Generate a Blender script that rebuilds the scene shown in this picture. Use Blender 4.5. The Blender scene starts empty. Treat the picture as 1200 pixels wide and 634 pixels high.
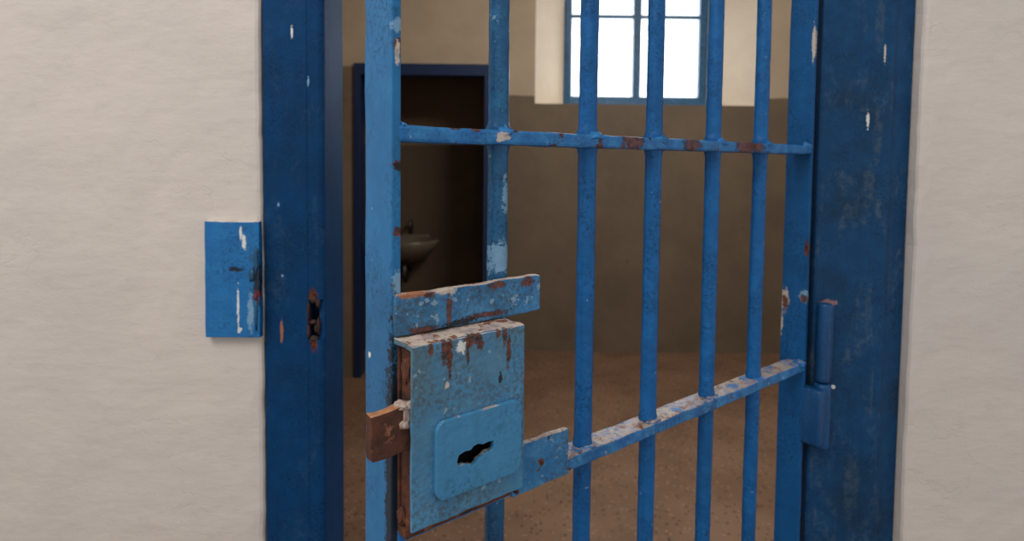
import bpy, bmesh, math, random
from mathutils import Vector, Matrix, noise
random.seed(4)
C = bpy.context.scene.collection

# ------------------------------------------------------------------ colours and nodes
def lin(c):
    return tuple((v/255/12.92 if v/255 <= .04045 else ((v/255+.055)/1.055)**2.4) for v in c) + (1.0,)

class NT:
    """small node-tree writer"""
    def __init__(s, name):
        s.m = bpy.data.materials.new(name); s.m.use_nodes = True
        s.t = s.m.node_tree; s.t.nodes.clear()
        s.out = s.t.nodes.new('ShaderNodeOutputMaterial')
        s.b = s.t.nodes.new('ShaderNodeBsdfPrincipled')
        s.t.links.new(s.b.outputs[0], s.out.inputs[0])
        s.tc = s.t.nodes.new('ShaderNodeTexCoord')
        s.P = s.tc.outputs['Object']
    def put(s, sock, v):
        if isinstance(v, bpy.types.NodeSocket): s.t.links.new(v, sock)
        else: sock.default_value = v
    def math(s, op, a, b=0.0, clamp=False):
        n = s.t.nodes.new('ShaderNodeMath'); n.operation = op; n.use_clamp = clamp
        s.put(n.inputs[0], a); s.put(n.inputs[1], b); return n.outputs[0]
    def vmath(s, op, a, b=(0, 0, 0)):
        n = s.t.nodes.new('ShaderNodeVectorMath'); n.operation = op
        s.put(n.inputs[0], a); s.put(n.inputs[1], b)
        return n.outputs['Value'] if op in ('LENGTH', 'DOT_PRODUCT') else n.outputs['Vector']
    def noise(s, scale, detail=4, rough=.55, vec=None, col=False, dist=0.0):
        n = s.t.nodes.new('ShaderNodeTexNoise')
        s.put(n.inputs['Vector'], vec if vec is not None else s.P)
        n.inputs['Scale'].default_value = scale; n.inputs['Detail'].default_value = detail
        n.inputs['Roughness'].default_value = rough; n.inputs['Distortion'].default_value = dist
        return n.outputs['Color' if col else 'Fac']
    def voro(s, scale, feature='F1', vec=None):
        n = s.t.nodes.new('ShaderNodeTexVoronoi'); n.feature = feature
        s.put(n.inputs['Vector'], vec if vec is not None else s.P); n.inputs['Scale'].default_value = scale
        return n.outputs['Distance']
    def step(s, v, a, b):
        n = s.t.nodes.new('ShaderNodeMapRange'); n.interpolation_type = 'SMOOTHSTEP'
        s.put(n.inputs['Value'], v)
        if a < b:
            n.inputs['From Min'].default_value = a; n.inputs['From Max'].default_value = b
        else:
            n.inputs['From Min'].default_value = b; n.inputs['From Max'].default_value = a
            n.inputs['To Min'].default_value = 1; n.inputs['To Max'].default_value = 0
        return n.outputs[0]
    def mix(s, f, a, b):
        n = s.t.nodes.new('ShaderNodeMix'); n.data_type = 'RGBA'
        s.put(n.inputs[0], f); s.put(n.inputs[6], a); s.put(n.inputs[7], b)
        return n.outputs[2]
    def bump(s, h, strength=.5, dist=.002, normal=None):
        n = s.t.nodes.new('ShaderNodeBump'); n.inputs['Strength'].default_value = strength
        n.inputs['Distance'].default_value = dist; s.put(n.inputs['Height'], h)
        if normal is not None: s.put(n.inputs['Normal'], normal)
        return n.outputs[0]
    def scale(s, v):
        return s.vmath('MULTIPLY', s.P, v)

RUST = lin((118, 58, 30)); RUSTD = lin((44, 26, 18)); BARE = lin((205, 190, 176)); ORANGE = lin((168, 108, 70))

def spotmask(n, c, r, wob=.55, fr=95):
    w = n.vmath('SUBTRACT', n.noise(fr, 5, .75, col=True), (.5, .5, .5))
    w = n.vmath('MULTIPLY', w, (wob*4,)*3)
    d = n.vmath('SUBTRACT', n.P, c)
    d = n.vmath('DIVIDE', d, r)
    d = n.vmath('ADD', d, w)
    g = n.math('MULTIPLY', n.math('SUBTRACT', n.noise(330, 4, .7), .5), 1.6)
    return n.math('MULTIPLY', n.step(n.math('ADD', n.vmath('LENGTH', d), g), 1.10, .75), .92)

def paint(name, base, light, dark, rust=.70, specks=.76, top=0.0, spots=(), rough=.38, bump=.5, grime=.35, spec=.4, grain=.6, pitc=None, scuff=0, lump=160, tc1=(196, 178, 164), tc2=(168, 150, 148)):
    """thick brushed metal paint with brush streaks, grime, chips down to rust and a worn upper side"""
    n = NT(name)
    base, light, dark = lin(base), lin(light), lin(dark)
    big = n.noise(7, 4); med = n.noise(38, 5, .65)
    col = n.mix(n.step(med, .38, .72), base, light)
    col = n.mix(n.math('MULTIPLY', n.step(big, .42, .7), grime), col, dark)
    streak = n.noise(1.0, 4, .6, vec=n.scale((90, 90, 7)))
    col = n.mix(n.math('MULTIPLY', n.step(streak, .55, .75), .35), col, dark)
    # pits in the paint
    pit = n.step(n.noise(170, 2, .5), .66, .74)
    col = n.mix(n.math('MULTIPLY', pit, .45), col, dark)
    gr = n.noise(210 if pitc else 230, 5, .75, vec=n.vmath('ADD', n.P, (1.3, .4, 2.2)))
    wr = n.step(n.noise(16, 4, .6, vec=n.vmath('ADD', n.P, (8.3, 5.4, 7.2))), *((.36, .54) if pitc else (.42, .62)))
    col = n.mix(n.math('MULTIPLY', n.math('MULTIPLY', n.step(gr, *((.46, .56) if pitc else (.49, .60))), wr), grain), col, lin(pitc) if pitc else tuple(v*.45 for v in dark[:3])+(1,))
    if scuff:
        sm = n.math('MULTIPLY', n.step(n.noise(13, 7, .72, vec=n.scale((1.6, 1, .55)), dist=.5), .50, .68), n.step(n.noise(90, 4, .7), .40, .6))
        col = n.mix(n.math('MULTIPLY', sm, scuff), col, lin((104, 120, 128)))
    # pale specks
    sp = n.step(n.noise(110, 3, .5, vec=n.vmath('ADD', n.P, (3.1, 7.7, 1.3))), specks, specks+.04)
    col = n.mix(n.math('MULTIPLY', sp, .6), col, lin((150, 175, 190)))
    # rust chips
    rn = n.noise(26, 6, .68, vec=n.vmath('ADD', n.P, (9.2, 1.7, 4.4)), dist=.3)
    rm = n.step(rn, rust, rust+.03)
    rim = n.step(rn, rust-.025, rust)
    col = n.mix(n.math('MULTIPLY', rim, .5), col, light)
    rc = n.mix(n.step(n.noise(120, 5, .75), .36, .62), RUSTD, RUST)
    col = n.mix(rm, col, rc)
    hgt = n.math('SUBTRACT', n.math('ADD', n.noise(lump, 3, .5), n.math('MULTIPLY', n.noise(30, 2), .8)), n.math('MULTIPLY', rm, .8))
    rmask = rm
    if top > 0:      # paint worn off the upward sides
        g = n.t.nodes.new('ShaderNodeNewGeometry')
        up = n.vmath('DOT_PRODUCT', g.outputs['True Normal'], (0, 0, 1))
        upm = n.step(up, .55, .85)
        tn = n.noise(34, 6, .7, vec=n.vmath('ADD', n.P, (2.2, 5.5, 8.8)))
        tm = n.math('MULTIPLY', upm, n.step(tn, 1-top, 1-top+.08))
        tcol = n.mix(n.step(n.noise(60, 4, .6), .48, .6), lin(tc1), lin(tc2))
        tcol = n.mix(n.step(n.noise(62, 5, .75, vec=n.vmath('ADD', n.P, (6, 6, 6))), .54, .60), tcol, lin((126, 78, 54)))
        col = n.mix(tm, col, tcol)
    for c, r, k in spots:
        m = spotmask(n, c, r)
        kc = {'rust': rc, 'dark': lin((22, 20, 20)), 'bare': BARE, 'white': lin((226, 226, 222)), 'orange': ORANGE,
              'pale': lin((120, 160, 190)), 'teal': lin((28, 78, 104)), 'hole': lin((10, 9, 9)), 'red': lin((110, 30, 28)),
              'pink': lin((150, 112, 108)), 'scuff': lin((74, 92, 104))}[k]
        if k in ('teal', 'scuff'): m = n.math('MULTIPLY', m, n.math('MULTIPLY', n.step(n.noise(70, 5, .8), .38, .62), .6))
        col = n.mix(m, col, kc)
        if k in ('rust', 'dark', 'hole'): hgt = n.math('SUBTRACT', hgt, n.math('MULTIPLY', m, .8))
        if k in ('white',): hgt = n.math('ADD', hgt, n.math('MULTIPLY', m, .5))
    n.put(n.b.inputs['Base Color'], col)
    n.put(n.b.inputs['Roughness'], n.math('ADD', n.math('MULTIPLY', rmask, .4), rough))
    n.b.inputs['Specular IOR Level'].default_value = spec
    n.put(n.b.inputs['Normal'], n.bump(hgt, bump, .0016))
    return n.m

def rusty(name, a=(104, 56, 36), b=(52, 32, 24), c=(170, 118, 88)):
    n = NT(name)
    col = n.mix(n.step(n.noise(45, 6, .7), .35, .65), lin(b), lin(a))
    col = n.mix(n.step(n.noise(30, 5, .7, vec=n.vmath('ADD', n.P, (4, 2, 9))), .6, .7), col, lin(c))
    n.put(n.b.inputs['Base Color'], col); n.b.inputs['Roughness'].default_value = .85
    n.put(n.b.inputs['Normal'], n.bump(n.noise(150, 4), .7, .002))
    return n.m

def plaster(name, a, b, crack=.5, bs=.7):
    n = NT(name)
    col = n.mix(n.step(n.noise(2.2, 5, .6), .3, .7), lin(a), lin(b))
    col = n.mix(n.math('MULTIPLY', n.step(n.noise(30, 5, .7), .56, .72), .16), col, lin(tuple(v*.84 for v in a)))
    warp = n.vmath('ADD', n.P, n.vmath('MULTIPLY', n.vmath('SUBTRACT', n.noise(5, 4, .65, col=True), (.5,)*3), (.35,)*3))
    cr = n.voro(3.4, 'DISTANCE_TO_EDGE', vec=n.vmath('MULTIPLY', warp, (1, 1, 1.7)))
    cm = n.math('MULTIPLY', n.step(cr, .008, .001), n.step(n.noise(3.1, 2), .5, .58))
    col = n.mix(n.math('MULTIPLY', cm, crack*.12), col, lin(tuple(v*.62 for v in a)))
    pk = n.step(n.noise(9, 6, .75, vec=n.vmath('ADD', n.P, (5, 3, 1))), .68, .71)
    h = n.math('MULTIPLY', n.noise(5, 3, .5, dist=.4), 3.4)
    h = n.math('ADD', h, n.math('MULTIPLY', n.noise(1.0, 4, .6, vec=n.scale((16, 16, 40))), .55))
    h = n.math('ADD', h, n.math('MULTIPLY', n.noise(26, 3, .6), .25))
    h = n.math('ADD', h, n.math('MULTIPLY', n.noise(160, 3), .10))
    h = n.math('SUBTRACT', h, n.math('MULTIPLY', cm, crack*.6))
    h = n.math('SUBTRACT', h, n.math('MULTIPLY', pk, .5))
    n.put(n.b.inputs['Base Color'], col); n.b.inputs['Roughness'].default_value = .8
    n.b.inputs['Specular IOR Level'].default_value = .2
    n.put(n.b.inputs['Normal'], n.bump(h, bs, .006))
    return n.m

def cell_paint(name, upper, lower, zline):
    """cell wall: cream above, brown oil paint below a hand-painted line"""
    n = NT(name)
    sep = n.t.nodes.new('ShaderNodeSeparateXYZ'); n.put(sep.inputs[0], n.P)
    z = n.math('ADD', sep.outputs[2], n.math('MULTIPLY', n.noise(6, 3), .02))
    m = n.step(z, zline-.004+.01, zline+.004+.01)
    up = n.mix(n.step(n.noise(2.5, 5, .6), .3, .7), lin(upper), lin(tuple(v*.93 for v in upper)))
    lo = n.mix(n.step(n.noise(2.1, 6, .65), .3, .7), lin(lower), lin(tuple(v*.88 for v in lower)))
    sc = n.step(n.noise(7, 5, .7, vec=n.vmath('ADD', n.P, (1, 2, 3))), .66, .72)
    lo = n.mix(n.math('MULTIPLY', sc, .5), lo, lin(tuple(v*.55 for v in lower)))
    n.put(n.b.inputs['Base Color'], n.mix(m, lo, up)); n.b.inputs['Roughness'].default_value = .6
    n.b.inputs['Specular IOR Level'].default_value = .3
    n.put(n.b.inputs['Normal'], n.bump(n.noise(14, 4), .35, .006))
    return n.m

def terrazzo(name):
    n = NT(name)
    col = n.mix(n.step(n.noise(3, 4), .35, .65), lin((140, 110, 88)), lin((122, 94, 74)))
    v = n.t.nodes.new('ShaderNodeTexVoronoi'); n.put(v.inputs['Vector'], n.P); v.inputs['Scale'].default_value = 55
    bw = n.t.nodes.new('ShaderNodeSeparateColor'); n.put(bw.inputs[0], v.outputs['Color'])
    chip = n.math('MULTIPLY', n.step(v.outputs['Distance'], .42, .3), n.step(bw.outputs[0], .68, .72))
    col = n.mix(n.math('MULTIPLY', chip, .75), col, lin((62, 42, 34)))
    chip2 = n.math('MULTIPLY', n.step(v.outputs['Distance'], .38, .28), n.step(bw.outputs[1], .78, .8))
    col = n.mix(n.math('MULTIPLY', chip2, .6), col, lin((176, 150, 128)))
    col = n.mix(n.math('MULTIPLY', n.step(n.noise(12, 5, .7), .6, .7), .3), col, lin((80, 58, 46)))
    n.put(n.b.inputs['Base Color'], col); n.b.inputs['Roughness'].default_value = .6
    n.put(n.b.inputs['Normal'], n.bump(n.noise(60, 3), .2, .002))
    return n.m

def simple(name, c, rough=.5, metal=0, var=.12, sc=20):
    n = NT(name)
    n.put(n.b.inputs['Base Color'], n.mix(n.noise(sc, 4), lin(c), lin(tuple(v*(1-var) for v in c))))
    n.b.inputs['Roughness'].default_value = rough; n.b.inputs['Metallic'].default_value = metal
    return n.m

def glass(name):
    m = bpy.data.materials.new(name); m.use_nodes = True; t = m.node_tree; t.nodes.clear()
    o = t.nodes.new('ShaderNodeOutputMaterial'); mx = t.nodes.new('ShaderNodeMixShader')
    tr = t.nodes.new('ShaderNodeBsdfTransparent'); gl = t.nodes.new('ShaderNodeBsdfGlossy')
    gl.inputs['Roughness'].default_value = .05; mx.inputs[0].default_value = .025
    tr.inputs[0].default_value = (.95, .97, .98, 1)
    t.links.new(tr.outputs[0], mx.inputs[1]); t.links.new(gl.outputs[0], mx.inputs[2]); t.links.new(mx.outputs[0], o.inputs[0])
    return m

# ------------------------------------------------------------------ mesh helpers
def obj(name, bm, m, parent=None, smooth=False):
    bmesh.ops.recalc_face_normals(bm, faces=bm.faces)
    me = bpy.data.meshes.new(name); bm.to_mesh(me); bm.free()
    for mm in (m if isinstance(m, (list, tuple)) else [m]): me.materials.append(mm)
    if smooth:
        for p in me.polygons: p.use_smooth = True
    o = bpy.data.objects.new(name, me); C.objects.link(o)
    if parent: o.parent = parent
    return o
def tag(o, label, cat, group=None):
    o['label'] = label; o['category'] = cat
    if group: o['group'] = group
    return o
def struct(name, bm, m, parent=None, smooth=False):
    o = obj(name, bm, m, parent, smooth)
    if parent is None: o['kind'] = 'structure'
    return o
def thing(name, label, cat, loc=(0, 0, 0), rotz=0):
    o = bpy.data.objects.new(name, None); C.objects.link(o)
    o.location = loc; o.rotation_euler = (0, 0, rotz); o.empty_display_size = .1
    return tag(o, label, cat)

def box(bm, x0, x1, y0, y1, z0, z1, bev=0, seg=2, cuts=None):
    t = bmesh.new()
    bmesh.ops.create_cube(t, size=1)
    for v in t.verts:
        v.co = Vector(((x0+x1)/2+v.co.x*(x1-x0), (y0+y1)/2+v.co.y*(y1-y0), (z0+z1)/2+v.co.z*(z1-z0)))
    if cuts:                               # (axis, number): slice for unevenness
        for ax, k in cuts:
            lo, hi = ((x0, x1), (y0, y1), (z0, z1))[ax]
            for i in range(1, k):
                co = [0, 0, 0]; co[ax] = lo+(hi-lo)*i/k; no = [0, 0, 0]; no[ax] = 1
                bmesh.ops.bisect_plane(t, geom=t.verts[:]+t.edges[:]+t.faces[:], plane_co=co, plane_no=no)
    if bev:
        es = [e for e in t.edges if len(e.link_faces) == 2 and e.calc_face_angle(0) > .5]
        bmesh.ops.bevel(t, geom=es, offset=bev, segments=seg, affect='EDGES', profile=.6)
    me = bpy.data.meshes.new('t'); t.to_mesh(me); t.free(); bm.from_mesh(me); bpy.data.meshes.remove(me)
def wobble(bm, amp, sc, seed=0):
    for v in bm.verts:
        p = v.co*sc+Vector((seed, seed*1.7, seed*.3))
        v.co += Vector((noise.noise(p), noise.noise(p+Vector((31, 5, 9))), noise.noise(p+Vector((7, 51, 3)))))*amp
def rod(bm, x, y, z0, z1, r, seg=20, step=.012, amp=.0006, lumps=(), seed=0, dome=0):
    """vertical round bar, unevenly painted; lumps = [(z, extra radius, half height)]"""
    k = max(2, int((z1-z0)/step)); rows = []
    zs = [z0+(z1-z0)*i/k for i in range(k+1)]
    if dome: zs = [z0+dome*(1-math.cos(a)) for a in (0, .5, 1, 1.57)]+[z for z in zs if z0+dome < z < z1-dome]+[z1-dome*(1-math.cos(a)) for a in (1.57, 1, .5, 0)]
    for z in zs:
        row = []
        rr = r
        if dome:
            q = min(z-z0, z1-z)
            if q < dome: rr = r-dome+math.sqrt(max(0, dome*dome-(dome-q)**2))
        for (lz, lr, lh) in lumps: rr += lr*math.exp(-((z-lz)/lh)**2)
        for j in range(seg):
            a = 2*math.pi*j/seg
            d = noise.noise(Vector((math.cos(a)*1.3+seed*7, math.sin(a)*1.3, z*55)))*amp+noise.noise(Vector((math.cos(a)*.6+seed*3, math.sin(a)*.6, z*9)))*amp
            row.append(bm.verts.new((x+math.cos(a)*(rr+d), y+math.sin(a)*(rr+d), z)))
        rows.append(row)
    for a, b in zip(rows, rows[1:]):
        for j in range(seg): bm.faces.new((a[j], a[(j+1) % seg], b[(j+1) % seg], b[j]))
    bm.faces.new(rows[0][::-1]); bm.faces.new(rows[-1])
def tube(bm, pts, r, seg=10):
    pts = [Vector(p) for p in pts]; rows = []
    for i, p in enumerate(pts):
        d = (pts[min(i+1, len(pts)-1)]-pts[max(i-1, 0)]).normalized()
        u = d.orthogonal().normalized() if abs(d.z) > .9 else d.cross(Vector((0, 0, 1))).normalized()
        w = d.cross(u)
        rows.append([bm.verts.new(p+(u*math.cos(2*math.pi*j/seg)+w*math.sin(2*math.pi*j/seg))*r) for j in range(seg)])
    for a, b in zip(rows, rows[1:]):
        for j in range(seg): bm.faces.new((a[j], a[(j+1) % seg], b[(j+1) % seg], b[j]))
    bm.faces.new(rows[0][::-1]); bm.faces.new(rows[-1])
def lump(bm, c, r, seed=0, sub=3, amp=.3):
    """irregular blob: weld bead or scab of paint"""
    t = bmesh.new(); bmesh.ops.create_icosphere(t, subdivisions=sub, radius=1)
    for v in t.verts:
        q = 1+noise.noise(v.co*1.6+Vector((seed, 0, seed)))*amp
        v.co = Vector((c[0]+v.co.x*r[0]*q, c[1]+v.co.y*r[1]*q, c[2]+v.co.z*r[2]*q))
    me = bpy.data.meshes.new('t'); t.to_mesh(me); t.free(); bm.from_mesh(me); bpy.data.meshes.remove(me)
def extrude_profile(bm, prof, zs, jit=None):
    """closed profile in x,y swept along z; jit(i, x, y, z) moves points"""
    rows = []
    for z in zs:
        rows.append([bm.verts.new((*(jit(i, x, y, z) if jit else (x, y)), z)) for i, (x, y) in enumerate(prof)])
    n = len(prof)
    for a, b in zip(rows, rows[1:]):
        for j in range(n): bm.faces.new((a[j], a[(j+1) % n], b[(j+1) % n], b[j]))
    bm.faces.new(rows[0][::-1]); bm.faces.new(rows[-1])
def plate(outer, holes, y0, y1, res=1):
    """plate standing in the x-z plane with real holes cut through it, from y0 to y1"""
    bm = bmesh.new(); es = []
    for loop in [outer]+holes:
        vs = [bm.verts.new((x, y0, z)) for x, z in loop]
        es += [bm.edges.new((vs[i], vs[(i+1) % len(vs)])) for i in range(len(vs))]
    bmesh.ops.triangle_fill(bm, use_beauty=True, use_dissolve=False, edges=es)
    r = bmesh.ops.extrude_face_region(bm, geom=bm.faces[:])
    for v in [g for g in r['geom'] if isinstance(g, bmesh.types.BMVert)]: v.co.y = y1
    return bm
def rrect(x0, x1, z0, z1, r, k=6):
    pts = []
    for cx, cz, a0 in ((x1-r, z1-r, 0), (x0+r, z1-r, 90), (x0+r, z0+r, 180), (x1-r, z0+r, 270)):
        for i in range(k+1):
            a = math.radians(a0+90*i/k); pts.append((cx+r*math.cos(a), cz+r*math.sin(a)))
    return pts
def bevel_mod(o, w, seg=2):
    m = o.modifiers.new('bevel', 'BEVEL'); m.width = w; m.segments = seg; m.limit_method = 'ANGLE'; m.angle_limit = .6
    return o

# ------------------------------------------------------------------ camera data (eye point, used only for the camera)
D, H = 1.05, 1.40

# ------------------------------------------------------------------ materials
M_wall = plaster('outer_plaster', (214, 203, 194), (206, 196, 189), .2, .5)
M_cell = cell_paint('cell_wall_paint', (186, 170, 148), (122, 107, 90), 1.87)
M_reveal = plaster('window_plaster', (228, 216, 198), (216, 204, 188), .3, .4)
M_ceil = plaster('ceiling_plaster', (150, 138, 120), (140, 128, 112), .2, .4)
M_floor = terrazzo('speckled_floor')
M_part = cell_paint('partition_paint', (176, 160, 138), (128, 112, 94), 1.98)
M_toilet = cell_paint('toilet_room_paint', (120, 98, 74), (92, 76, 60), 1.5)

JS = [((-.375, -.001, 1.612), (.0022, .01, .011), 'white'),
      ((-.348, -.001, 1.53), (.0018, .01, .010), 'pale'),
      ((-.396, -.001, 1.10), (.0028, .01, .022), 'orange'),
      ((-.341, .0, 1.162), (.009, .02, .012), 'rust'), ((-.341, .0, 1.12), (.010, .02, .050), 'rust'), ((-.341, .02, 1.12), (.007, .018, .046), 'dark'), ((-.341, .0, 1.078), (.006, .02, .012), 'rust'),
      ((-.394, -.001, 1.198), (.0022, .01, .003), 'pale'), ((-.40, -.001, 1.32), (.002, .01, .004), 'pale'),
      ((-.37, -.001, 1.39), (.0026, .01, .004), 'teal'), ((-.31, .05, 1.10), (.02, .02, .02), 'teal'),
      ((-.345, -.001, 1.42), (.001, .01, .02), 'teal'), ((-.338, -.001, .72), (.004, .01, .018), 'teal')]
M_jambL = paint('dark_blue_frame_paint', (10, 58, 102), (12, 64, 110), (10, 46, 78), rust=.80, specks=.80, spots=JS, rough=.6, bump=.3, grime=.5, spec=.1, scuff=.12)
JR = [((.6285, -.001, 1.588), (.0018, .01, .017), 'bare'), ((.604, -.001, 1.475), (.0026, .01, .015), 'white'),
      ((.548, -.001, 1.160), (.016, .02, .0065), 'pink'), ((.562, -.001, 1.013), (.004, .01, .0035), 'white'),
      ((.61, -.001, 1.37), (.010, .01, .035), 'scuff'), ((.622, -.001, 1.45), (.008, .01, .05), 'scuff'), ((.618, -.001, 1.64), (.008, .01, .05), 'scuff'),
      ((.572, -.001, 1.37), (.016, .01, .012), 'scuff'), ((.60, -.001, .84), (.014, .01, .06), 'scuff'),
      ((.629, -.001, 1.0), (.003, .01, .05), 'scuff'), ((.618, -.001, 1.15), (.006, .01, .05), 'scuff')]
M_jambR = paint('mottled_blue_frame_paint', (12, 62, 104), (20, 72, 114), (22, 48, 70), rust=.77, specks=.78, spots=JR, rough=.5, bump=.4, grime=.8, spec=.2, scuff=.38)
GS_L = [((.800, 0, 1.50), (.006, .010, .008), 'rust'), ((.801, 0, 1.494), (.003, .010, .012), 'bare'),
        ((.800, 0, 1.395), (.006, .010, .005), 'red'), ((.800, 0, 1.335), (.005, .01, .004), 'rust'), ((.8, 0, 1.285), (.006, .01, .008), 'rust'),
        ((.806, -.045, 1.212), (.004, .003, .003), 'white')]
rnd = random.Random(5)
GS_L += [((.800, 0, rnd.uniform(1.06, 1.62)), (.006, rnd.uniform(.004, .009), rnd.uniform(.004, .014)), rnd.choice(['teal', 'teal', 'dark', 'pale'])) for _ in range(16)]
GS_L += [((.806, -.002, 1.09), (.02, .0110, .165), 'dark')]  # shaded groove beside the lock case, painted as a dark strip
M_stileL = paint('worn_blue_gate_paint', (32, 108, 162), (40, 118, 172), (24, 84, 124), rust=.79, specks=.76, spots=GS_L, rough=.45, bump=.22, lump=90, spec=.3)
GS_R = [((.0262, -.036, 1.158), (.004, .0055, .016), 'rust'), ((.0262, -.038, 1.162), (.004, .009, .021), 'bare'), ((.0262, -.043, 1.12), (.004, .005, .022), 'bare'),
        ((.0262, -.004, 1.170), (.01, .007, .008), 'rust'), ((.0262, -.003, 1.173), (.01, .010, .012), 'pale'),
        ((.0262, -.002, 1.255), (.01, .004, .014), 'rust'), ((.0262, -.002, 1.60), (.01, .003, .03), 'bare')]
GS_R = [GS_R[1], GS_R[2], GS_R[0], GS_R[4], GS_R[3], GS_R[5], GS_R[6]]
M_stileR = paint('blue_gate_paint', (10, 82, 138), (16, 90, 148), (12, 62, 98), rust=.79, specks=.80, spots=GS_R, spec=.25, rough=.5, bump=.5)
M_bar = paint('blue_bar_paint', (12, 90, 152), (22, 104, 170), (12, 64, 104), rust=.76, specks=.72, spec=.3, rough=.42, bump=.7, lump=130)
M_bar1 = paint('scuffed_blue_bar_paint', (18, 82, 126), (34, 104, 148), (16, 58, 86), rust=.72, specks=.66, rough=.42, bump=.9, lump=130,
               spots=[((.676, 0, 1.30), (.02, .03, .018), 'pale'), ((.67, 0, 1.36), (.008, .03, .02), 'pale')])
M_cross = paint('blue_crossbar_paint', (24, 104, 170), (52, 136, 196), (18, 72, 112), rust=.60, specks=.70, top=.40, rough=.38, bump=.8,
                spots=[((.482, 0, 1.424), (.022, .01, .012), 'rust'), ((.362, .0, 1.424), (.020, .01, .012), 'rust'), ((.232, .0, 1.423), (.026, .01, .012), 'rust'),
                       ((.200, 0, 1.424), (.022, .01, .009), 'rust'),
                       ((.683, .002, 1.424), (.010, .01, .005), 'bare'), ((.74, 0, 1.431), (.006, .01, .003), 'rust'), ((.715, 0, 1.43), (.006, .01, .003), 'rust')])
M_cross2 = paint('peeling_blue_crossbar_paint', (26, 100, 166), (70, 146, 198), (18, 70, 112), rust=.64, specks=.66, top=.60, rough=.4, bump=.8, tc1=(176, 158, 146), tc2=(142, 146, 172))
M_case = rusty('rusty_lock_case')
M_bolt = rusty('rusty_bolt', (92, 50, 34), (58, 34, 26), (150, 96, 66))
LS = []
rnd = random.Random(11)
for sx, dz, w in ((.768, .022, .010), (.765, .036, .004), (.742, .010, .012), (.732, .016, .006), (.71, .008, .004), (.745, .030, .003), (.785, .012, .004), (.702, .016, .004)):
    LS.append(((sx, .034, 1.238-dz*.45), (w*.72, .01, dz*.6), 'rust'))
LS += [((.752, .034, 1.229), (.006, .01, .006), 'white'), ((.768, .034, 1.197), (.003, .01, .003), 'bare'), ((.707, .034, 1.190), (.0028, .01, .005), 'dark'),
       ((.69, .034, 1.21), (.003, .01, .02), 'teal'), ((.697, .034, 1.215), (.003, .01, .016), 'rust')]
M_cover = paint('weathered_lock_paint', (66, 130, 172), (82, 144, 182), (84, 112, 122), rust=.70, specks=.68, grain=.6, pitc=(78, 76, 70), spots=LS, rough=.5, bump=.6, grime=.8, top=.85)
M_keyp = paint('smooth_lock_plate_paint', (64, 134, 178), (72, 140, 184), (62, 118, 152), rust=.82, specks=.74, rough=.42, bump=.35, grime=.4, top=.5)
PS = [((.748, .006, 1.258), (.0035, .01, .02), 'rust'), ((.752, .006, 1.277), (.012, .01, .004), 'bare'), ((.785, .006, 1.277), (.016, .01, .004), 'orange'),
      ((.77, .006, 1.275), (.006, .01, .003), 'rust'), ((.69, .006, 1.274), (.012, .01, .004), 'rust'), ((.65, .006, 1.273), (.010, .01, .005), 'rust'),
      ((.705, .006, 1.246), (.03, .01, .003), 'rust'), ((.735, .006, 1.243), (.02, .01, .003), 'dark'), ((.775, .006, 1.243), (.016, .01, .004), 'rust'),
      ((.672, .006, 1.262), (.012, .01, .003), 'teal'), ((.715, .006, 1.268), (.008, .01, .004), 'teal')]
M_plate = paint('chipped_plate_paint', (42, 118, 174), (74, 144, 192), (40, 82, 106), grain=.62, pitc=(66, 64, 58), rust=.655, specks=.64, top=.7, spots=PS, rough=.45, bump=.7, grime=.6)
M_hinge = paint('hinge_paint', (12, 70, 120), (18, 80, 132), (12, 54, 88), rust=.80, specks=.78, rough=.42, bump=.4)
SS = [((-0.4565, -.019, 1.271), (.0025, .02, .012), 'white'), ((-0.4510, -.019, 1.257), (.004, .02, .012), 'white'), ((-0.4620, -.019, 1.146), (.0022, .02, .035), 'white'),
      ((-0.4610, -.019, 1.108), (.004, .02, .005), 'white'), ((-0.4390, -.019, 1.20), (.006, .02, .08), 'teal'), ((-0.4300, -.019, 1.19), (.006, .02, .05), 'dark'),
      ((-0.4300, -.019, 1.165), (.005, .02, .012), 'red'), ((-0.4650, -.019, 1.211), (.013, .02, .004), 'dark'), ((-0.4410, -.019, 1.14), (.006, .02, .03), 'pale')]
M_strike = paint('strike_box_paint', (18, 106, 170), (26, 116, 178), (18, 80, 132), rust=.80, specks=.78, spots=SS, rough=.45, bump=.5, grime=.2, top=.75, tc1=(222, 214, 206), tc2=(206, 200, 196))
M_dark = simple('dark_inside', (26, 20, 18), .9)
M_winf = paint('window_frame_paint', (26, 84, 128), (40, 104, 150), (18, 56, 84), rust=.74, specks=.66, rough=.45)
M_dframe = simple('navy_door_frame_paint', (14, 42, 84), .45)
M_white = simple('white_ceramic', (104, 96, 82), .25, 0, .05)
M_chrome = simple('dull_steel', (120, 118, 112), .4, 1)
M_drip = simple('white_paint_drip', (198, 172, 160), .5, 0, .35, 120)
M_glass = glass('window_glass')

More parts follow.
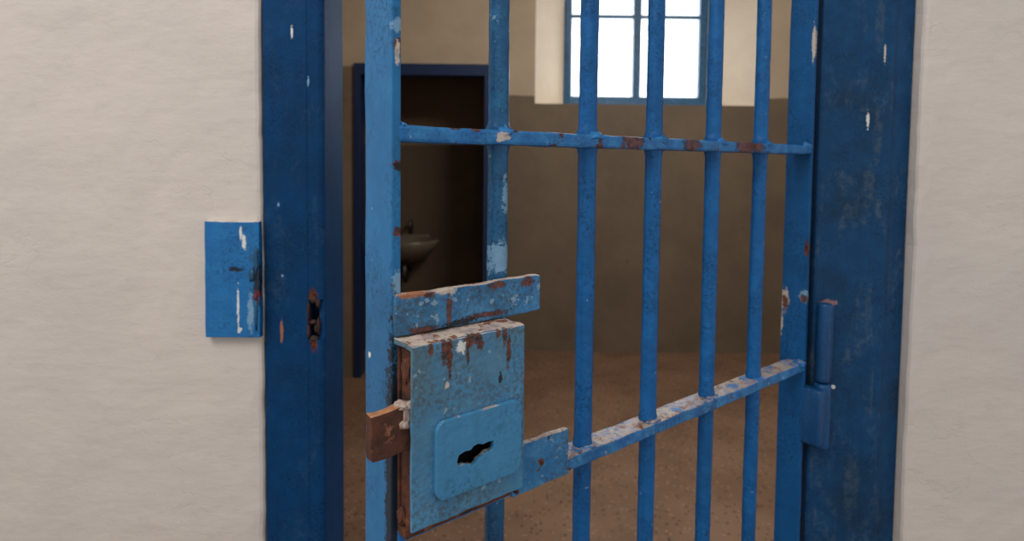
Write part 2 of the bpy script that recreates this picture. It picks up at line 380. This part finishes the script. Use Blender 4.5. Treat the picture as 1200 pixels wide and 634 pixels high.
# ------------------------------------------------------------------ the setting
LX, RX = -.426, .688            # edges of the opening in the outer wall
XL, XR, YB, ZC = -1.30, 2.45, 3.41, 3.05
zs = [i*.02 for i in range(0, 104)]+[2.08]
WF = -.006
def wall_piece(bm, sgn, xe, far):
    prof = [(far, WF), (xe+sgn*.05, WF), (xe+sgn*.02, WF-.0004), (xe+sgn*.008, WF), (xe+sgn*.003, WF+.002), (xe+sgn*.0005, WF+.006), (xe, .03), (xe, .25), (far, .25)]
    if sgn > 0: prof = prof[::-1]
    def jit(i, x, y, z):
        k = abs(x-xe)
        if k < .03 and y < .02:
            d = noise.noise(Vector((z*26, sgn*4, .3)))*.0022+noise.noise(Vector((z*5, sgn*9, 1.3)))*.0022+noise.noise(Vector((z*90, sgn*3, 2)))*.0012
            return (x+sgn*(d+.0005), y+noise.noise(Vector((z*22, x*60, 4)))*.0012)
        return (x, y)
    extrude_profile(bm, prof, zs, jit)
bm = bmesh.new()
wall_piece(bm, -1, LX, -3.2); wall_piece(bm, 1, RX, 3.4)
box(bm, -3.2, 3.4, WF, .25, 2.08, ZC)
struct('wall_front', bm, M_wall)
# inner skin of the front wall, cell side
bm = bmesh.new()
box(bm, XL, LX-.004, .25, .262, 0, ZC); box(bm, RX+.004, XR, .25, .262, 0, ZC); box(bm, LX-.004, RX+.004, .25, .262, 2.08, ZC)
struct('wall_inner', bm, M_cell)
bm = bmesh.new(); box(bm, -3.2, 3.4, -2.6, 4.2, -.12, 0); struct('floor', bm, M_floor)
bm = bmesh.new(); box(bm, XL-.2, XR+.2, .25, YB+.35, ZC, ZC+.15); struct('ceiling', bm, M_ceil)
bm = bmesh.new(); box(bm, XL-.2, XL, .262, YB+.35, 0, ZC); struct('wall_left', bm, M_cell)
bm = bmesh.new(); box(bm, XR, XR+.2, .262, YB+.35, 0, ZC); struct('wall_right', bm, M_cell)

# back wall with a splayed window opening
W0, W1, S0, S1 = .157, 1.752, 1.812, 2.80        # opening on the cell side
w0, w1, s0, s1 = .385, 1.490, 1.812, 2.74        # opening at the window frame
YF = YB+.30
bm = bmesh.new()
def quad(bm, *p): bm.faces.new([bm.verts.new(q) for q in p])
for (a, b, c, d) in ((XL, W0, 0, ZC), (W1, XR, 0, ZC), (W0, W1, 0, S0), (W0, W1, S1, ZC)):
    quad(bm, (a, YB, c), (b, YB, c), (b, YB, d), (a, YB, d))
for (a, b, c, d) in ((XL, w0, 0, ZC), (w1, XR, 0, ZC), (w0, w1, 0, s0), (w0, w1, s1, ZC)):
    quad(bm, (a, YF+.05, c), (b, YF+.05, c), (b, YF+.05, d), (a, YF+.05, d))
quad(bm, (XL, YB, 0), (XL, YF+.05, 0), (XL, YF+.05, ZC), (XL, YB, ZC)); quad(bm, (XR, YB, 0), (XR, YF+.05, 0), (XR, YF+.05, ZC), (XR, YB, ZC))
quad(bm, (XL, YB, ZC), (XR, YB, ZC), (XR, YF+.05, ZC), (XL, YF+.05, ZC)); quad(bm, (XL, YB, 0), (XR, YB, 0), (XR, YF+.05, 0), (XL, YF+.05, 0))
nf = len(bm.faces)
A = [(W0, S0), (W1, S0), (W1, S1), (W0, S1)]; B = [(w0, s0), (w1, s0), (w1, s1), (w0, s1)]
rv = []
for i in range(4):
    j = (i+1) % 4
    rv.append(bm.faces.new([bm.verts.new(q) for q in ((A[i][0], YB, A[i][1]), (A[j][0], YB, A[j][1]), (B[j][0], YF, B[j][1]), (B[i][0], YF, B[i][1]))]))
    rv.append(bm.faces.new([bm.verts.new(q) for q in ((B[i][0], YF, B[i][1]), (B[j][0], YF, B[j][1]), (B[j][0], YF+.05, B[j][1]), (B[i][0], YF+.05, B[i][1]))]))
for f in rv: f.material_index = 1
bmesh.ops.remove_doubles(bm, verts=bm.verts, dist=.0005)
struct('wall_back', bm, [M_cell, M_reveal])

# window: steel frame, middle post, thin glazing bar, four panes
bm = bmesh.new()
f0, f1 = YF, YF+.045
box(bm, w0, w0+.062, f0, f1, s0, s1, .004); box(bm, w1-.068, w1, f0, f1, s0, s1, .004)
box(bm, w0+.055, w1-.06, f0, f1, s0, s0+.085, .004); box(bm, w0+.055, w1-.06, f0, f1, s1-.05, s1, .004)
wobble(bm, .006, 9)
win = struct('window_1', bm, M_winf)
bm = bmesh.new(); box(bm, .915, .975, f0-.004, f1+.004, s0+.08, s1-.045, .004); wobble(bm, .005, 9, 3); obj('mullion', bm, M_winf, win)
for a, b in ((w0+.06, .917), (.973, w1-.065)):
    bm = bmesh.new(); box(bm, a, b, f0+.004, f0+.030, 2.495, 2.522, .003); obj('glazing_bar', bm, M_winf, win)
    for c, d in ((s0+.083, 2.497), (2.520, s1-.048)):
        bm = bmesh.new(); box(bm, a, b, f0+.020, f0+.024, c, d); obj('pane', bm, M_glass, win)

# toilet partition inside the cell with its doorway
PY = 2.83; px0, px1, pz = -.985, -.150, 1.985; PE = -.085
bm = bmesh.new()
box(bm, XL, px0, PY, PY+.10, 0, ZC); box(bm, px1, PE, PY, YB, 0, ZC)
box(bm, px0, px1, PY, PY+.10, pz, ZC)
struct('wall_partition', bm, M_part)
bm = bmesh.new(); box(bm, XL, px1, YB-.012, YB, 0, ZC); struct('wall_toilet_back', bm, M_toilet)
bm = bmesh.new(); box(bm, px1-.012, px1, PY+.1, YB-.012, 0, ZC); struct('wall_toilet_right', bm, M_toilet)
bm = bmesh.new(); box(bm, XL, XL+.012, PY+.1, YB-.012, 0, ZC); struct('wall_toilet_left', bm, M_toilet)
df = bpy.data.objects.new('door_1', None); C.objects.link(df); df.location = ((px0+px1)/2, PY, 0); df['kind'] = 'structure'
for sg in (-1, 1):
    bm = bmesh.new(); xm = (px1-px0)/2
    box(bm, sg*xm-.03 if sg > 0 else -xm-.01, xm+.01 if sg > 0 else -xm+.03, -.018, .1, 0, pz-.055, .003)
    obj('jamb', bm, M_dframe, df)
bm = bmesh.new(); box(bm, -xm-.01, xm+.01, -.018, .1, pz-.06, pz+.012, .003); obj('lintel', bm, M_dframe, df)

# wash basin on the far wall of the toilet room
wb = thing('wash_basin', 'small pale ceramic wash basin in the dark inner doorway', 'wash basin', (-.74, YB-.012, 0))
bm = bmesh.new()
def basin_ring(a, b, z, k=28): return [bm.verts.new((a*math.cos(t), -.20+b*math.sin(t), z)) for t in [2*math.pi*i/k for i in range(k)]]
rings = [basin_ring(.09, .07, .70), basin_ring(.17, .14, .745), basin_ring(.225, .185, .80), basin_ring(.24, .197, .835), basin_ring(.238, .195, .845), basin_ring(.205, .162, .845), basin_ring(.17, .13, .80), basin_ring(.08, .06, .765)]
for a, b in zip(rings, rings[1:]):
    for j in range(28): bm.faces.new((a[j], a[(j+1) % 28], b[(j+1) % 28], b[j]))
bm.faces.new(rings[0][::-1]); bm.faces.new(rings[-1])
box(bm, -.15, .15, -.05, 0, .74, .86, .006)
obj('bowl', bm, M_white, wb, True)
bm = bmesh.new(); tube(bm, [(.02, -.03, .858), (.02, -.03, .93), (.02, -.06, .955), (.02, -.12, .945), (.02, -.125, .92)], .011); obj('tap', bm, M_chrome, wb, True)
bm = bmesh.new(); tube(bm, [(.0, -.20, .71), (.0, -.20, .60), (0, -.17, .55), (0, -.12, .55), (0, -.09, .60), (0, 0, .61)], .018); obj('drain_pipe', bm, M_chrome, wb, True)

# ------------------------------------------------------------------ steel frame of the gate, set in the wall
fr = thing('gate_frame', 'dark blue steel frame set in the pale wall around the barred gate', 'gate frame', (0, 0, 0))
zj = [i*.04 for i in range(0, 52)]
def jj(seed):
    def f(i, x, y, z): return (x+noise.noise(Vector((z*4, seed+i*.01, 0)))*.0008, y+noise.noise(Vector((z*5, x*9, seed)))*.0008)
    return f
# left jamb: face, rounded corner, reveal into the cell, return, with a shallow seam before the corner
prof = [(-.424, .000), (-.352, .000), (-.349, .0012), (-.345, .0012), (-.342, 0), (-.331, 0), (-.3265, .0015), (-.3235, .004), (-.322, .009),
        (-.322, .058), (-.3225, .120), (-.424, .120)]
# the bolt hole is punched through the corner: the jamb is built in three lengths around it
def jamb_run(z0, z1, pr):
    k = max(1, int((z1-z0)/.03)); extrude_profile(bm, pr, [z0+(z1-z0)*i/k for i in range(k+1)], jj(2))
bm = bmesh.new()
HZ0, HZ1 = 1.086, 1.156
prof12 = prof
jamb_run(0, HZ0, prof)
notch = [(-.424, 0), (-.352, 0), (-.3500, .0012), (-.3488, .004), (-.348, .030), (-.338, .030), (-.334, .028), (-.3325, .006), (-.3235, .005), (-.322, .009), (-.3225, .12), (-.424, .12)]
jamb_run(HZ0, HZ1, notch)
jamb_run(HZ1, 2.01, prof)
jl = obj('jamb', bm, M_jambL, fr)
bm = bmesh.new()
for c, r, s in (((-.341, .001, 1.156), (.008, .003, .006), 1), ((-.3335, .001, 1.150), (.004, .0035, .009), 2), ((-.3495, .001, 1.135), (.0028, .003, .016), 3),
                ((-.342, .004, 1.116), (.008, .004, .004), 4), ((-.341, .002, 1.087), (.007, .003, .006), 5), ((-.3495, .001, 1.10), (.003, .003, .012), 6), ((-.333, .003, 1.108), (.003, .004, .014), 8), ((-.338, .006, 1.104), (.003, .004, .009), 9)):
    lump(bm, c, r, s, 2, .6)
o = obj('bolt_hole_rim', bm, rusty('rusty_burr', (70, 44, 34), (34, 26, 24), (96, 66, 52)), jl, True); o['label'] = 'rusted torn edge of the bolt hole'
# right jamb: face, shallow fold, sloping outer strip
prof = [(.525, .12), (.522, .115), (.522, .008), (.5235, .003), (.527, .0005), (.56, 0), (.641, 0), (.645, .001), (.649, .004), (.654, .007), (.6865, .016), (.6865, .12)]
bm = bmesh.new(); extrude_profile(bm, prof, zj, jj(5)); obj('jamb', bm, M_jambR, fr)
bm = bmesh.new(); box(bm, -.424, .6865, 0, .12, 2.005, 2.079, .002); obj('head', bm, M_jambL, fr)
HX, HY = .5355, -.0145
bm = bmesh.new(); rod(bm, HX, HY, 1.027, 1.163, .0112, 20, .01, .0006, dome=.004)
box(bm, HX, HX+.018, HY+.004, -.0003, 1.032, 1.158, .002)
o = obj('hinge_knuckle', bm, M_hinge, fr, True)

# strike box on the wall beside the frame
sb = thing('strike_box', 'small bright blue steel strike box fixed to the wall left of the gate frame', 'strike box', (-.473, -.008, 1.09))
bm = bmesh.new()
box(bm, -.518, -.4255, -.020, -.005, 1.094, 1.292, .0015, 2, cuts=((2, 14), (0, 6)))
wobble(bm, .0012, 30, 2)
o = obj('casing', bm, M_strike, sb); o.location = -Vector(sb.location)
bm = bmesh.new()
for c, r, s in (((-.431, -.020, 1.225), (.004, .002, .022), 1), ((-.432, -.020, 1.165), (.0035, .003, .007), 2), ((-.4315, -.020, 1.135), (.0035, .002, .028), 3), ((-.438, -.020, 1.20), (.006, .0018, .010), 4)):
    lump(bm, c, r, s, 2, .6)
o = obj('weld_bead', bm, paint('weld_paint', (24, 74, 110), (50, 110, 140), (20, 40, 52), rust=.6, spots=[((-.432, -.02, 1.165), (.005, .02, .007), 'red')]), sb, True); o.location = -Vector(sb.location)

# ------------------------------------------------------------------ the gate (local x = along the leaf from the hinge, y = towards its outer face, z up)
PHI = 0.89472
gate = thing('cell_gate', 'blue barred steel gate standing half open towards the viewer, its paint chipped', 'gate', (.522, 0, 0), 0)
# local X axis = (-sin PHI, -cos PHI), local Y = (cos PHI, -sin PHI)
gate.rotation_euler = (0, 0, math.atan2(-math.cos(PHI), -math.sin(PHI)))
GT, GB = 1.985, .03
def fbar(name, x0, x1, y0, y1, z0, z1, mat, bev=.0015, amp=.0012, fr=14, seed=0, cuts=None, smooth=False):
    bm = bmesh.new(); box(bm, x0, x1, y0, y1, z0, z1, bev, 2, cuts); wobble(bm, amp, fr, seed)
    return obj(name, bm, mat, gate, smooth)
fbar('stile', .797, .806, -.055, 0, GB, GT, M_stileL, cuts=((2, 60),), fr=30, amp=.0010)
fbar('stile', .0175, .0265, -.043, 0, GB, GT, M_stileR, cuts=((2, 60),), seed=4)
fbar('crossbar', .024, .800, -.030, .001, 1.4155, 1.4305, M_cross, cuts=((0, 60),), seed=6, fr=40, amp=.0012, bev=.003)
fbar('crossbar', .024, .800, -.030, .001, 1.0455, 1.0605, M_cross2, cuts=((0, 60),), seed=8, fr=40, amp=.0012, bev=.002)
fbar('rail', .024, .800, -.045, 0, GT-.012, GT, M_stileR, seed=9)
fbar('rail', .024, .800, -.045, 0, GB, GB+.012, M_stileR, seed=10)
xs = [.676, .544, .422, .289, .161]
for i, x in enumerate(xs):
    bm = bmesh.new()
    rod(bm, x, -.0155, GB+.006, GT-.006, .0107, 22, .006, .0005, lumps=[(1.4315, .0030, .0045), (1.4145, .0015, .004), (1.0615, .0022, .004)], seed=i+1)
    obj('bar', bm, M_bar1 if i == 0 else M_bar, gate, True)
beads = []
for i, x in enumerate(xs):
    beads.append(((x, -.003, 1.4285), (.0122, .0055, .0055), i))
    if i: beads.append(((x, -.006, 1.0605), (.0125, .006, .0035), i+40))
beads += [((.794, -.012, 1.430), (.006, .012, .005), 7), ((.030, -.006, 1.428), (.008, .008, .008), 9), ((.030, -.006, 1.058), (.008, .010, .007), 12)]
for c, r_, sd in beads:
    bm = bmesh.new(); lump(bm, c, r_, sd, 3, .4); obj('weld_bead', bm, M_cross if c[2] > 1.2 else M_cross2, gate, True)

# lock
fbar('mounting_plate', .633, .8045, -.004, .005, 1.2405, 1.278, M_plate, cuts=((0, 30), (2, 4)), fr=45, seed=3, amp=.0016, bev=.0012)
fbar('mounting_plate', .586, .668, -.003, .0045, 1.046, 1.099, M_plate, cuts=((0, 12), (2, 6)), fr=45, seed=13, amp=.0014, bev=.0012)
bm = bmesh.new()
# open-fronted case: back, top, bottom and two sides of rusty plate
box(bm, .678, .800, -.001, .003, 1.058, 1.233, .0008)
box(bm, .678, .7985, .003, .028, 1.226, 1.233, .0008)
box(bm, .678, .801, .003, .016, 1.058, 1.066, .0008)
box(bm, .7935, .7975, .003, .026, 1.066, 1.226, .0008)
box(bm, .678, .681, .003, .028, 1.064, 1.226, .0008)
wobble(bm, .0015, 40, 5)
lump(bm, (.799, .006, 1.075), (.004, .006, .008), 3); lump(bm, (.799, .022, 1.076), (.003, .007, .004), 5); lump(bm, (.7985, .012, 1.212), (.003, .006, .012), 6)
case = obj('lock_case', bm, M_case, gate); case['label'] = 'rusted steel case of the lock'
KX = lambda pts: [(x, z) for x, z in pts]
hole = [(.756, 1.133), (.749, 1.1355), (.742, 1.1345), (.7385, 1.1385), (.733, 1.1395), (.727, 1.1365), (.721, 1.1375), (.714, 1.137), (.7135, 1.128), (.716, 1.1235), (.722, 1.124),
        (.727, 1.1205), (.732, 1.1185), (.7345, 1.1145), (.740, 1.1125), (.742, 1.1165), (.746, 1.1165), (.750, 1.1195), (.756, 1.1185), (.758, 1.125)]
hole = [(.7355+(x-.7355)*.94+.003, 1.1265+(z-1.1265)*.72) for x, z in hole]
big = [(.7355+(x-.7355)*1.15, 1.126+(z-1.126)*1.25) for x, z in hole]
def jag(x0, x1, z0, z1, n, amp, seed):
    r = random.Random(seed); out = []
    cor = [(x0, z0), (x1, z0), (x1, z1), (x0, z1)]
    for i in range(4):
        a, b = cor[i], cor[(i+1) % 4]
        for k in range(n):
            t = k/n; j = 0 if k == 0 else 1
            out.append((a[0]+(b[0]-a[0])*t+r.uniform(-amp, amp)*j, a[1]+(b[1]-a[1])*t+r.uniform(-amp, amp)*j))
    return out
bm = plate(jag(.677, .8035, 1.0725, 1.2375, 14, .0006, 2), [big], .029, .0325)
cov = bevel_mod(obj('cover_plate', bm, M_cover, case), .0008); cov['label'] = 'weathered pale blue front cover of the lock'
bm = bmesh.new()     # folded top of the cover
box(bm, .677, .8035, -.001, .0315, 1.2335, 1.2385, .001, 2, cuts=((0, 24), (1, 5))); wobble(bm, .0016, 70, 3)
o = obj('cover_top', bm, M_cover, case); o['label'] = 'peeled whitish top edge of the lock'
bm = bmesh.new(); box(bm, .6765, .6795, .003, .030, 1.0745, 1.2345, .0008); obj('cover_side', bm, M_cover, case)
bm = plate(rrect(.684, .7815, 1.0945, 1.1665, .010), [hole], .0327, .0375)
kp = bevel_mod(obj('keyhole_plate', bm, M_keyp, case), .0012, 3); kp['label'] = 'rounded light blue plate with a ragged keyhole'
bm = bmesh.new(); box(bm, .69, .775, .008, .012, 1.09, 1.17); obj('keyhole_dark_backing', bm, M_dark, case)  # dark slab behind the keyhole, its colour standing in for the shaded interior
# bolt, thrown out past the stile
bm = bmesh.new()
box(bm, .700, .8375, .0125, .0235, 1.1425, 1.1825, .0012, 2, cuts=((0, 16), (2, 3))); wobble(bm, .0018, 60, 9)
bo = obj('bolt', bm, [M_bolt, rusty('worn_bolt_top', (190, 138, 100), (150, 96, 62), (214, 176, 144))], case); bo['label'] = 'brown rusted bolt sticking out past the gate edge'
for p in bo.data.polygons:
    if p.normal.z > .7: p.material_index = 1
bm = bmesh.new()
lump(bm, (.806, .0185, 1.1835), (.006, .008, .004), 2, 3, .5); lump(bm, (.8035, .0235, 1.176), (.0045, .003, .009), 3, 3, .5); lump(bm, (.8055, .0240, 1.168), (.0050, .003, .0045), 5, 3, .5); lump(bm, (.7985, .024, 1.184), (.008, .004, .004), 6, 3, .5)
o = obj('paint_drip', bm, M_drip, bo, True); o['label'] = 'whitish drip of old paint over the bolt'
# lower hinge knuckle carried by the gate
gi = gate.matrix_basis.inverted()
p = gi @ Vector((HX, HY, 0))
bm = bmesh.new(); rod(bm, p.x, p.y, .912, 1.025, .0138, 22, .01, .0006, dome=.005)
box(bm, p.x, .0262, p.y-.012, p.y+.0105, .922, 1.018, .004)
box(bm, .006, .0262, -.010, p.y-.004, .922, 1.018, .004)
obj('hinge_knuckle', bm, M_hinge, gate, True)
for o in gate.children:
    if o.name.startswith('lock_case'): pass

# ------------------------------------------------------------------ light: open sky over the yard, daylight through the window, added fill in the cell
w = bpy.data.worlds.new('overcast_sky'); bpy.context.scene.world = w; w.use_nodes = True
bg = w.node_tree.nodes['Background']; bg.inputs[0].default_value = (.95, .98, 1.0, 1)
wt = w.node_tree; tcw = wt.nodes.new('ShaderNodeTexCoord'); sx = wt.nodes.new('ShaderNodeSeparateXYZ'); mr = wt.nodes.new('ShaderNodeMapRange')
wt.links.new(tcw.outputs['Generated'], sx.inputs[0]); wt.links.new(sx.outputs[1], mr.inputs[0])     # overcast, brighter on the window side
mr.inputs[1].default_value = .2; mr.inputs[2].default_value = .8; mr.inputs[3].default_value = .60; mr.inputs[4].default_value = 2.4
wt.links.new(mr.outputs[0], bg.inputs[1])
def area(name, loc, tgt, sx, sy, power, col):
    l = bpy.data.lights.new(name, 'AREA'); l.shape = 'RECTANGLE'; l.size = sx; l.size_y = sy; l.energy = power; l.color = col
    o = bpy.data.objects.new(name, l); C.objects.link(o); o.location = loc
    o.rotation_euler = (Vector(tgt)-Vector(loc)).to_track_quat('-Z', 'Y').to_euler(); return o
area('yard_skylight', (-1.1, -1.7, 3.4), (0.1, 0, 1.4), 1.6, 1.2, 42, (1, .95, .88))
area('window_daylight', (.94, YF+.9, 2.7), (.94, 0, 2.3), 4.2, 3.2, 260, (1, .97, .93))
area('cell_fill', (1.2, .9, 2.98), (.6, 2.6, 1.2), 1.0, .7, 66, (1, .93, .86))  # added fill lamp, unseen near the ceiling, lifts the cell interior

# ------------------------------------------------------------------ camera
cam = bpy.data.cameras.new('camera'); co = bpy.data.objects.new('camera', cam); C.objects.link(co)
th, r = math.atan(36/720), .011
F = Vector((0, math.cos(th), -math.sin(th))); R = Vector((1, 0, 0)); U = Vector((0, math.sin(th), math.cos(th)))
cr = math.cos(r)*R+math.sin(r)*U; cu = -math.sin(r)*R+math.cos(r)*U
co.matrix_world = Matrix(((cr.x, cu.x, -F.x, 0), (cr.y, cu.y, -F.y, -D), (cr.z, cu.z, -F.z, H), (0, 0, 0, 1)))
cam.sensor_width = 36; cam.lens = 720/1200*36; cam.shift_y = -93/1200; cam.clip_start = .02
cam.dof.use_dof = True; cam.dof.focus_distance = .60; cam.dof.aperture_fstop = 6.5
sc = bpy.context.scene; sc.camera = co
sc.view_settings.view_transform = 'Standard'; sc.view_settings.look = 'None'
sc.view_settings.exposure = 0; sc.view_settings.gamma = 1; sc.view_settings.use_curve_mapping = False
